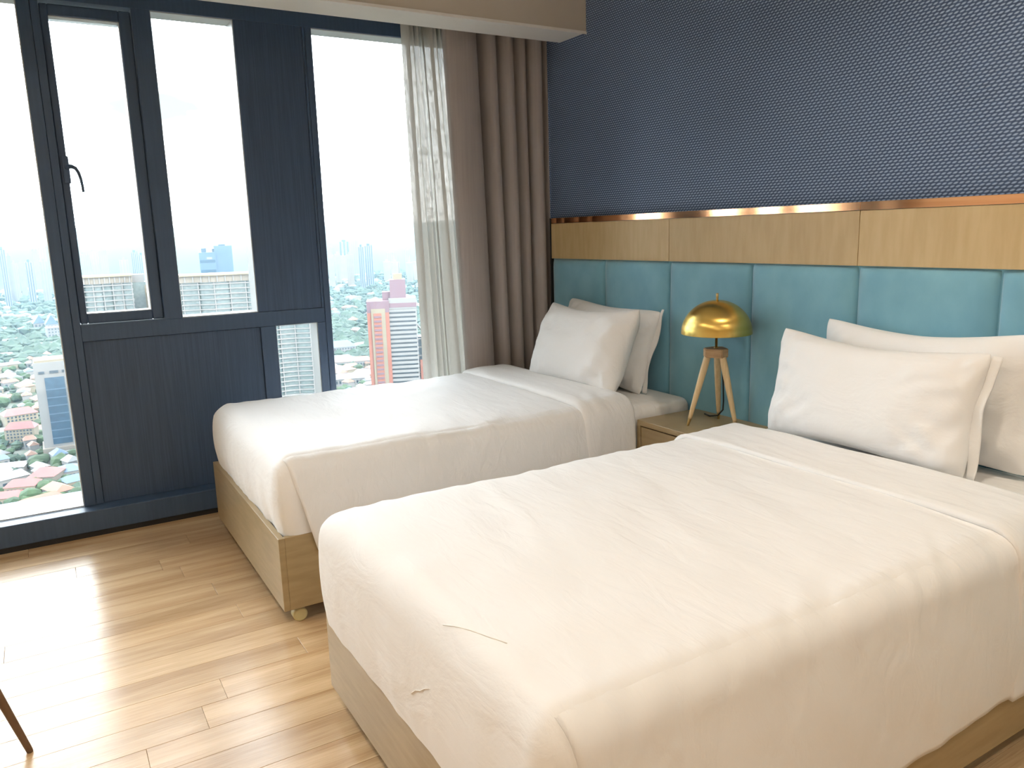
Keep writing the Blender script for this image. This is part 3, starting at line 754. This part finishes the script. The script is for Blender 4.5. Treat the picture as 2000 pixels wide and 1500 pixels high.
# hill ranges on the skyline
def hills(name, D, v_of_u, u0, u1, label, depth):
    n = 90; mb = MB()
    def f(a, b):
        u = u0 + (u1 - u0) * a; d = D + depth * (b - .5) * 2
        top = at_dist(u, v_of_u(u), D).z
        k = math.cos((b - .5) * PI) ** .8 if 0 < b < 1 else 0
        p = at_dist(u, 470, d)
        return (p.x, p.y, GZ - 1 + (top - GZ) * k * (1 + .10 * nz(a*40, b*5, D) * (1 - abs(2*b-1)) * (0 if abs(b-.5) < .01 else 1)))
    o = mb.grid(f, n, 10).build(name, C['hill']); struct(o); o['label'] = label
fb = lambda u, s, a: a * (nz(u*.006, s) * 1.0 + nz(u*.017, s+3) * .45 + nz(u*.05, s+5) * .14)
hills('hills', 8000, lambda u: 447 - u*.010 + fb(u, 1.3, 14), -700, 1500, 'pale far mountain range under the clouds', 900)
hills('hills', 3900, lambda u: 470 - u*.014 + fb(u, 7.9, 15), -700, 1500, 'nearer hazy blue hill range behind the city', 700)

def block(root, name, m, x0, x1, y0, y1, z0, z1, parent=None):
    """a box part in its building's own frame, z counted from the ground"""
    return MB().box(x0, y0, z0, x1, y1, z1).build(name, m, parent or root, local=True)
def windows(root, m, x0, x1, z0, z1, nx, nz_, y, fw=.6, fh=.55, name='window'):
    me = None
    dx, dz = (x1-x0)/nx, (z1-z0)/nz_
    for i in range(nx):
        for k in range(nz_):
            if me is None:
                o = MB().box(-dx*fw/2, -.25, -dz*fh/2, dx*fw/2, .25, dz*fh/2).build(name, m, root, local=True); me = o.data
            else: o = link(me, name, root)
            o.location = (x0 + dx*(i+.5), y, z0 + dz*(k+.5))

# -- wide balconied apartment slabs (nearest)
def apartments(label, u0, u1, vtop, D, depth, floors, wave, nf, crown_gap=None):
    c, W, zt, rz = span(u0, u1, vtop, D); H = zt - GZ
    r = thing('apartment_tower', label, 'building', c, rz, 'balconied apartment towers')
    fh = 3.15; zc = H - 6.5
    n = 48
    def front(t_): return -depth/2 - 1.4 * math.sin(t_ * wave * 2 * PI) 
    outer = [(-W/2 + W*i/n, front(i/n)) for i in range(n+1)] + [(W/2, depth/2), (-W/2, depth/2)]
    inner = [(-W/2 + .8 + (W-1.6)*i/n, front(i/n) + 1.8) for i in range(n+1)] + [(W/2 - .8, depth/2 - .5), (-W/2 + .8, depth/2 - .5)]
    MB().prism(inner, 0, zc + 2).build('glazed_facade', C['gglass'], r, local=True)
    me = None
    for k in range(floors):
        z = zc - k * fh
        if me is None: o = MB().prism(outer, 0, .62).build('balcony', C['white'], r, local=True); me = o.data
        else: o = link(me, 'balcony', r)
        o.location = (0, 0, z)
    for k in range(nf + 1):
        t_ = k / nf; x = -W/2 + .6 + (W - 1.2) * t_
        block(r, 'fin', C['white'], x - .28, x + .28, front(t_) + .3, front(t_) + 2.2, max(0, zc - floors*fh), zc + 2)
    big = [(x * 1.008, y - (1.2 if y < 0 else 0)) for x, y in outer]
    MB().prism(outer, zc + 1.6, zc + 5.6).build('crown', C['tan'], r, local=True)
    MB().prism(big, zc + 5.6, zc + 6.5).build('roof_slab', C['cream'], r, local=True)
    for k in range(nf * 2):
        x = -W/2 + W * (k + .5) / (nf * 2); block(r, 'crown_rib', C['white'], x - .3, x + .3, front((k+.5)/(nf*2)) - .5, front((k+.5)/(nf*2)) + .6, zc + 1.6, zc + 5.6)
    return r, W, H, rz
apartments('balconied apartment tower with beige crown, seen through the narrow casement', 158, 256, 537, 560, 22, 18, 1.0, 5)
apartments('long wavy balconied apartment tower behind the second and the small lower pane', 289, 624, 532, 545, 24, 40, 3.5, 11)
c, W, zt, rz = span(256, 289, 541, 575); H = zt - GZ
r = thing('stair_tower', 'blue glazed stair tower with orange stripe between the balconied apartment towers', 'building', c, rz)
block(r, 'glazed_facade', C['gglass'], -W/2, W/2, -8, 8, 0, H - 3); block(r, 'roof_block', C['white'], -W/2, W*.25, -7, 7, H - 3, H + 2)
block(r, 'orange_stripe', C['cream'], W*.22, W*.42, -8.6, -7.9, 0, H - 5)

# -- red tower with white bands
c, W, zt, rz = span(716, 812, 585, 640); H = zt - GZ
r = thing('striped_tower', 'orange red office tower with white striped wing and plum crown beside the sheer curtain', 'building', c, rz + .0)
xm = -W/2 + W * .44
block(r, 'orange_wing', C['orange'], -W/2, xm, -12, 14, 0, H - 9)
block(r, 'wing_top', C['purple'], -W/2, xm + .3, -12.2, 14, H - 9, H)
f_ = block(r, 'cream_frame', C['cream'], -W/2 + 3.2, -W/2 + 14.2, -12.9, -11.8, 0, H - 6)
inn = block(r, 'recessed_bay', C['orange'], -W/2 + 5.0, -W/2 + 11.2, -13.2, -12.7, 0, H - 9.5)
me = None
for k in range(26):
    if me is None: o = MB().box(-W/2 + 5.4, -13.6, 0, -W/2 + 10.8, -13.1, 1.5).build('window', C['purple'], r, local=True); me = o.data
    else: o = link(me, 'window', r)
    o.location = (0, 0, H - 13 - k * 3.5)
block(r, 'slate_wing', C['dark'], xm, W/2 - 1, -8.5, 16, 0, H - 2)
me = None
for k in range(27):
    if me is None: o = MB().box(xm + .05, -10.2, 0, W/2, 16.5, 2.0).build('white_band', C['white'], r, local=True); me = o.data
    else: o = link(me, 'white_band', r)
    o.location = (0, 0, H - 9.2 - k * 3.5)
block(r, 'parapet', C['white'], xm + .05, W/2, -10.2, 16.5, H - 2.2, H + 1.5); block(r, 'plum_band', C['purple'], xm + .05, W/2 + .1, -10.4, 16.6, H - 5.6, H - 2.2); block(r, 'white_band', C['white'], xm + .05, W/2, -10.2, 16.5, H - 7, H - 5.6)
block(r, 'penthouse', C['purple'], -W*.18, W*.02, -4, 8, H, H + 6.5); block(r, 'penthouse', C['purple'], -W*.02, W*.30, -6, 10, H + 1.5, H + 16)
block(r, 'lantern', C['cream'], W*.06, W*.24, -3, 6, H + 16, H + 20.5)
MB().tube([(W*.19, 0, H + 20.5), (W*.19, 0, H + 34)], .25, 6).build('mast', C['grey'], r, local=True)
# white framed annex to its right
c2, W2, zt2, rz2 = span(812, 832, 628, 650); H2 = zt2 - GZ
r = thing('framed_annex', 'white open frame annex building right of the orange striped tower', 'building', c2, rz2)
block(r, 'glazed_facade', C['dark'], -W2/2, W2/2, -4, 8, 0, H2 - 12)
for x in (-W2/2, 0, W2/2): block(r, 'post', C['white'], x - .45, x + .45, -5.6, -4.6, 0, H2 - 4 - (x + W2/2) * .6)
for k in range(10): block(r, 'beam', C['white'], -W2/2, W2/2, -5.4, -4.7, H2 - 14 - k*7, H2 - 13 - k*7)
MB().tube([(-W2/2, -5, H2), (W2/2, -5, H2 - 12)], .7, 6).build('raking_beam', C['white'], r, local=True)
block(r, 'orange_block', C['orange'], -W2*.25, W2*.6, -7, -4.2, H2 - 48, H2 - 31)

# -- blue office towers
c, W, zt, rz = span(387, 452, 480, 1250); H = zt - GZ
r = thing('blue_tower', 'pair of joined blue glass office towers rising behind the apartment crown', 'building', c, rz)
block(r, 'tower_shaft', C['blue'], -W/2, 0, -14, 14, 0, H - 9); block(r, 'tower_shaft', C['blue'], -W*.04, W/2, -11, 17, 0, H)
block(r, 'roof_block', C['bglass'], -W*.42, -W*.28, -8, 8, H - 9, H - 3); block(r, 'roof_block', C['bglass'], -W*.10, W*.05, -8, 8, H - 9, H - 4)
block(r, 'roof_block', C['bglass'], W*.1, W*.3, -8, 8, H, H + 2)
for k in range(5): block(r, 'window_band', C['bglass'], -W*.48, -W*.03, -14.4, -13.9, H - 24 - k*14, H - 20 - k*14)
block(r, 'sign', C['white'], -W*.28, -W*.12, -14.6, -14.0, H - 19, H - 16)

# -- white tower with blue glass face
c, W, zt, rz = span(63, 134, 703, 655); H = zt - GZ
r = thing('white_tower', 'white office tower with tall blue glass face, above the red roofs', 'building', c, rz)
block(r, 'shaft', C['white'], -W/2, W/2, -12, 12, 8, H); block(r, 'stepped_side', C['white'], W/2, W*.62, -8, 10, 0, H - 1)
block(r, 'stepped_side', C['cream'], W*.62, W*.74, -4, 8, 0, H - 3)
gf = block(r, 'glass_face', C['bglass'], -W*.24, W*.30, -12.6, -11.9, 10, H - 11)
for k in range(7): block(r, 'spandrel', C['blue'], -W*.24, W*.30, -12.9, -12.5, 14 + k*(H-28)/7, 14.7 + k*(H-28)/7)
for a, b in ((-.38, -.22), (-.08, .16), (.26, .32)): block(r, 'sign', C['dark'], W*a, W*b, -12.5, -11.9, H - 8, H - 6.2)
block(r, 'podium', C['tan'], -W*.55, W*.72, -16, 12, 0, 8); block(r, 'canopy', C['white'], -W*.4, W*.5, -19, -15, 4, 5.2)
for k in range(6): block(r, 'podium_column', C['white'], -W*.4 + k*W*.17, -W*.4 + k*W*.17 + 1, -18.8, -17.8, 0, 4)
block(r, 'rooftop_rim', C['cream'], -W*.46, W*.46, -11, 11, H, H + 1.6)

def gable(root, m, x0, x1, y0, y1, z0, z1, name='roof', over=.6, along='x'):
    mb = MB(); bm = mb.bm; x0 -= over; x1 += over; y0 -= over; y1 += over
    if along == 'x':
        ym = (y0+y1)/2; i = (y1-y0)*.25
        P_ = [(x0,y0,z0),(x1,y0,z0),(x1,y1,z0),(x0,y1,z0),(x0+i,ym,z1),(x1-i,ym,z1)]
        F_ = [(0,1,5,4),(2,3,4,5),(1,2,5),(3,0,4),(3,2,1,0)]
    else:
        xm_ = (x0+x1)/2
        P_ = [(x0,y0,z0),(x1,y0,z0),(x1,y1,z0),(x0,y1,z0),(xm_,y0,z1),(xm_,y1,z1)]
        F_ = [(0,1,4),(2,3,5),(1,2,5,4),(3,0,4,5),(3,2,1,0)]
    V = [bm.verts.new(p) for p in P_]
    for f in F_: bm.faces.new([V[i] for i in f])
    return mb.build(name, m, root, local=True)
def roofed(name, label, u0, u1, vbase, h, dep, wall, roof, turn=0.0, floors=3, cols=6, rise=3.5, group=None, along='x', win_m='dark'):
    g = ground_at((u0+u1)/2, vbase); D = math.hypot(g.x - CAM.x, g.y - CAM.y)
    c, W, _, rz = span(u0, u1, vbase, D)
    r = thing(name, label, 'building', c, rz + turn, group)
    block(r, 'walls', C[wall], -W/2, W/2, -dep/2, dep/2, 0, h)
    gable(r, C[roof], -W/2, W/2, -dep/2, dep/2, h, h + rise, along=along)
    windows(r, C[win_m], -W/2 + 1, W/2 - 1, .6, h - .3, cols, floors, -dep/2, .5, .5)
    return r
roofed('apartment_block', 'five storey cream block, red roof, upper of the two beside the white tower', 8, 74, 838, 14, 18, 'cream', 'redroof', .18, 5, 8, 4.5)
roofed('apartment_block', 'five storey cream block, red roof, lower of the two beside the white tower', 16, 76, 866, 13, 12, 'cream', 'redroof', -.30, 5, 8, 4.5)
roofed('community_hall', 'long hall with salmon red roof, longest roof above the window sill', 68, 122, 950, 9, 18, 'tan', 'redroof', -.42, 2, 8, 4)
roofed('school_block', 'cream two storey block with red roof, middle of the red roofs above the sill', 18, 80, 972, 9, 13, 'cream', 'redroof', -.35, 2, 7, 3.2)
roofed('school_block', 'cream low block with red roof, lowest by the window sill corner', -22, 54, 986, 6, 13, 'cream', 'redroof', -.25, 1, 7, 2.6)
roofed('warehouse', 'white warehouse with blue roof against the window mullion', 121, 158, 934, 7, 17, 'white', 'blueroof', .1, 1, 4, 3)
roofed('shed', 'long low shed with pale pink roof at the left picture edge', -30, 26, 935, 5, 14, 'white', 'paleroof', -.3, 1, 4, 2)
roofed('shed', 'long low shed with white sheet roof behind the pink roofed shed', -8, 54, 922, 5, 16, 'white', 'paleroof', -.25, 1, 5, 2)
roofed('gabled_house', 'white house, steep blue gable, left of the twin gables', 66, 90, 648, 16, 22, 'white', 'blueroof', .1, 2, 3, 14, along='y')
roofed('gabled_house', 'white house, steep blue gable, right of the twin gables', 90, 114, 650, 16, 22, 'white', 'blueroof', .1, 2, 3, 16, along='y')
roofed('white_block', 'white flats beneath the twin blue gables', 93, 121, 668, 24, 22, 'white', 'paleroof', .1, 5, 4, 1.5)
roofed('white_school', 'white four storey school with pale blue roof, left of the orange striped tower', 640, 692, 700, 16, 26, 'white', 'blueroof', .25, 4, 9, 7)
roofed('arcade', 'white arcaded hall with pink tiled roof, left of the orange striped tower', 655, 726, 716, 8, 22, 'white', 'terra', .05, 1, 12, 4)
roofed('arcade', 'low white hall with grey roof in front of the arcaded hall', 652, 722, 748, 7, 26, 'white', 'greyroof', .05, 1, 10, 4)
roofed('arcade', 'white hall with pale tent-like roof at the foot of the striped tower', 690, 730, 742, 6, 18, 'white', 'paleroof', -.5, 1, 5, 6)

# -- far towers
def far_tower(label, u0, u1, vtop, D, wall, fin, n, group='far white tower blocks'):
    c, W, zt, rz = span(u0, u1, vtop, D); H = zt - GZ
    r = thing('far_tower', label, 'building', c, rz, group)
    dep = W * .8
    block(r, 'shaft', C[wall], -W/2, W/2, -dep/2, dep/2, 0, H)
    for k in range(n):
        x = -W/2 + W * (k + .5) / n; block(r, 'facade_strip', C[fin], x - W*.16/n*1.2, x + W*.16/n*1.2, -dep/2 - 1.2, -dep/2 + .5, 0, H + (3 if k % 2 else 0))
    block(r, 'roof_block', C[fin], -W*.2, W*.15, -dep*.2, dep*.2, H, H + 7)
FT = [(-4, 9, 488, 'white', 'bglass'), (11, 20, 500, 'white', 'grey'), (21, 33, 514, 'white', 'grey'), (35, 47, 513, 'white', 'grey'), (48, 62, 512, 'white', 'bglass'), (62, 72, 487, 'grey', 'white'), (74, 90, 485, 'grey', 'white'), (88, 96, 482, 'white', 'grey'), (76, 92, 510, 'white', 'grey'),
      (157, 173, 497, 'white', 'grey'), (175, 191, 492, 'white', 'tan'), (192, 208, 490, 'white', 'tan'), (232, 250, 508, 'white', 'grey'), (255, 269, 493, 'white', 'bglass'), (270, 281, 498, 'white', 'bglass'), (282, 300, 500, 'white', 'grey'),
      (640, 652, 498, 'cream', 'white'), (653, 664, 496, 'cream', 'white'), (664, 676, 499, 'cream', 'white'), (676, 689, 497, 'cream', 'tan'), (661, 682, 472, 'grey', 'bglass'), (682, 698, 470, 'grey', 'white'), (699, 710, 482, 'white', 'bglass'), (711, 727, 480, 'white', 'bglass'), (638, 650, 483, 'grey', 'white'), (748, 762, 511, 'cream', 'white'), (763, 780, 512, 'cream', 'white'), (793, 806, 513, 'cream', 'white'), (807, 824, 511, 'cream', 'white'), (755, 770, 493, 'grey', 'white'), (790, 801, 488, 'grey', 'white')]
NAMES = {0: 'through the left pane', 1: 'through the narrow casement', 2: 'through the tall pane by the sheer curtain'}
for i, (u0, u1, vt, a, b) in enumerate(FT):
    z_ = 0 if u1 < 110 else 1 if u1 < 320 else 2
    far_tower('hazy %s tower block on the skyline %s' % ({'white': 'white', 'cream': 'cream', 'grey': 'grey'}[a], NAMES[z_]), u0, u1, vt, 2300 + (i * 137) % 500 + (500 if a == 'grey' else 0), a, b, 3 + i % 2, 'skyline tower blocks ' + NAMES[z_])

# -- houses and trees
def house_mesh(kind):
    w_, d_, h_ = ((9, 8, 5), (14, 9, 6), (20, 12, 6), (8, 7, 7))[kind % 4]
    mb = MB(); mb.box(-w_/2, -d_/2, 0, w_/2, d_/2, h_, mi=0); bm = mb.bm
    P_ = [(-w_/2-.6,-d_/2-.6,h_),(w_/2+.6,-d_/2-.6,h_),(w_/2+.6,d_/2+.6,h_),(-w_/2-.6,d_/2+.6,h_),(-w_/2+d_*.2,0,h_+2.8),(w_/2-d_*.2,0,h_+2.8)]
    V = [bm.verts.new(p) for p in P_]
    for f in ((0,1,5,4),(2,3,4,5),(1,2,5),(3,0,4),(3,2,1,0)): bm.faces.new([V[i] for i in f]).material_index = 1
    for k in range(3):
        x = -w_/2 + w_*(k+.5)/3; mb.box(x - w_*.07, -d_/2 - .1, h_*.3, x + w_*.07, -d_/2 + .1, h_*.7, mi=2)
    return mb
HM = []
roofs = ['terra', 'paleroof', 'greyroof', 'terra', 'paleroof', 'blueroof']
rn = {'terra': 'terracotta', 'paleroof': 'pale', 'greyroof': 'grey', 'blueroof': 'blue'}
for kind in range(4):
    for rf in ('terra', 'paleroof', 'greyroof', 'blueroof'):
        o = house_mesh(kind).build('house', [C['white'] if kind % 2 else C['cream'], C[rf], C['dark']]); HM.append((rf, o.data)); bpy.data.objects.remove(o)
taken = [o.location.xy.copy() for o in bpy.data.objects if o.parent is None and o.get('category') == 'building' and o.location.x < -100]
def free(p, rad):
    return all((p.xy - q).length > rad for q in taken)
rg = random.Random(11)
def put_houses(n, ur, vr, where, bias=1.0, rad=17):
    k = 0; tries = 0
    while k < n and tries < n * 30:
        tries += 1
        u = rg.uniform(*ur); v = vr[0] + (vr[1] - vr[0]) * rg.random() ** bias
        p = ground_at(u, v)
        if not free(p, rad if v > 700 else 10): continue
        rf = rg.choice(roofs); me = rg.choice([m_ for q, m_ in HM if q == rf])
        o = link(me, 'house', None, (p.x, p.y, GZ), rg.choice((0.2, 1.77)) + rg.uniform(-.25, .25)); sc_ = rg.uniform(.85, 1.25) * (1.0 if v > 640 else 1.5); o.scale = (sc_,) * 3
        tag(o, 'small house with %s roof among trees, %s' % (rn[rf], where), 'house', 'small houses with %s roofs %s' % (rn[rf], where)); taken.append(p.xy.copy()); k += 1
put_houses(105, (-60, 162), (690, 1000), 'below the left pane')
put_houses(55, (-60, 130), (565, 690), 'far off through the left pane')
put_houses(30, (640, 850), (700, 790), 'below the tall pane')
put_houses(70, (630, 850), (528, 566), 'far off through the tall pane', .8, 10)
put_houses(40, (630, 850), (566, 695), 'in the woods through the tall pane', 1, 10)
TM = []
for s_ in range(4):
    bm = bmesh.new(); bmesh.ops.create_icosphere(bm, subdivisions=2, radius=1)
    for v in bm.verts:
        k = 1 + .38 * nz(v.co.x*2 + s_*9, v.co.y*2, v.co.z*2); v.co = Vector((v.co.x * k, v.co.y * k, .95 + v.co.z * k * .8))
    me = bpy.data.meshes.new('tree'); bm.to_mesh(me); bm.free(); me.materials.append(C['tree']); TM.append(me)
for n, ur, vr, where in ((170, (-60, 165), (700, 1004), 'below the left pane'), (40, (640, 850), (690, 790), 'below the tall pane')):
    k = 0; tries = 0
    while k < n and tries < 6000:
        tries += 1
        p = ground_at(rg.uniform(*ur), rg.uniform(*vr))
        if not free(p, 9): continue
        o = link(rg.choice(TM), 'tree', None, (p.x, p.y, GZ - .5), rg.uniform(0, 6)); q_ = rg.uniform(3.2, 6.5); o.scale = (q_, q_, q_ * rg.uniform(.8, 1.1))
        tag(o, 'round green tree between the houses ' + where, 'tree', 'trees between the houses ' + where); k += 1
# woods too dense to count
bm0 = bmesh.new(); bmesh.ops.create_icosphere(bm0, subdivisions=1, radius=1)
bv = [v.co.copy() for v in bm0.verts]; bf = [[v.index for v in f.verts] for f in bm0.faces]; bm0.free()
VV, FF = [], []
def clump(p, q):
    b = len(VV); a = rg.uniform(0, 6); ca_, sa = math.cos(a), math.sin(a)
    for c_ in bv:
        j = 1 + rg.uniform(-.22, .22); VV.append((p.x + (c_.x*ca_ - c_.y*sa) * q * j, p.y + (c_.x*sa + c_.y*ca_) * q * j, GZ + (c_.z * .7 + .55) * q * j))
    FF.extend([[b + i for i in f] for f in bf])
for n, ur, vr, qq, rad in ((1500, (-160, 170), (560, 720), (6, 12), 12), (4200, (600, 930), (545, 720), (4, 10), 11), (700, (-160, 170), (500, 560), (10, 22), 14), (600, (600, 930), (505, 548), (9, 18), 14), (500, (-160, 170), (700, 1000), (3, 5), 8)):
    for _ in range(n):
        p = ground_at(rg.uniform(*ur), rg.uniform(*vr))
        if nz(p.x * .004, p.y * .004, 2) < -.28 and vr[1] < 700: continue
        if free(p, rad): clump(p, rg.uniform(*qq))
me = bpy.data.meshes.new('woods'); me.from_pydata(VV, [], FF); me.materials.append(C['forest'])
tag(link(me, 'woods'), 'dense green woods spreading between the city blocks', 'woods', None, 'stuff')
# a tan road curling past the red roofs
rp = [ground_at(u, v) for u, v in ((-40, 1012), (0, 1000), (45, 990), (85, 972), (120, 952), (160, 930))]
def road(u, v):
    t_ = u * (len(rp) - 1); i = min(int(t_), len(rp) - 2); p = rp[i].lerp(rp[i+1], t_ - i); d = (rp[i+1] - rp[i]).normalized()
    s_ = Vector((-d.y, d.x, 0)) * (v - .5) * 9; return (p.x + s_.x, p.y + s_.y, GZ + .25)
o = MB().grid(road, 30, 1).build('road', C['road']); struct(o); o['label'] = 'tan road curling past the red roofs'

# haze in the distance
m, t, b, o_ = base_mat('city_haze'); t.nodes.remove(b)
vsn = nd('ShaderNodeVolumeScatter', t); vsn.inputs['Color'].default_value = (.031, .047, .060, 1); vsn.inputs['Density'].default_value = .00078; vsn.inputs['Anisotropy'].default_value = .0
t.links.new(vsn.outputs[0], o_.inputs['Volume'])
hz = MB().box(-12500, -8500, GZ - 3, -200, 10500, 120).build('haze', m)
tag(hz, 'pale blue haze hanging over the distant city', 'haze', None, 'stuff')
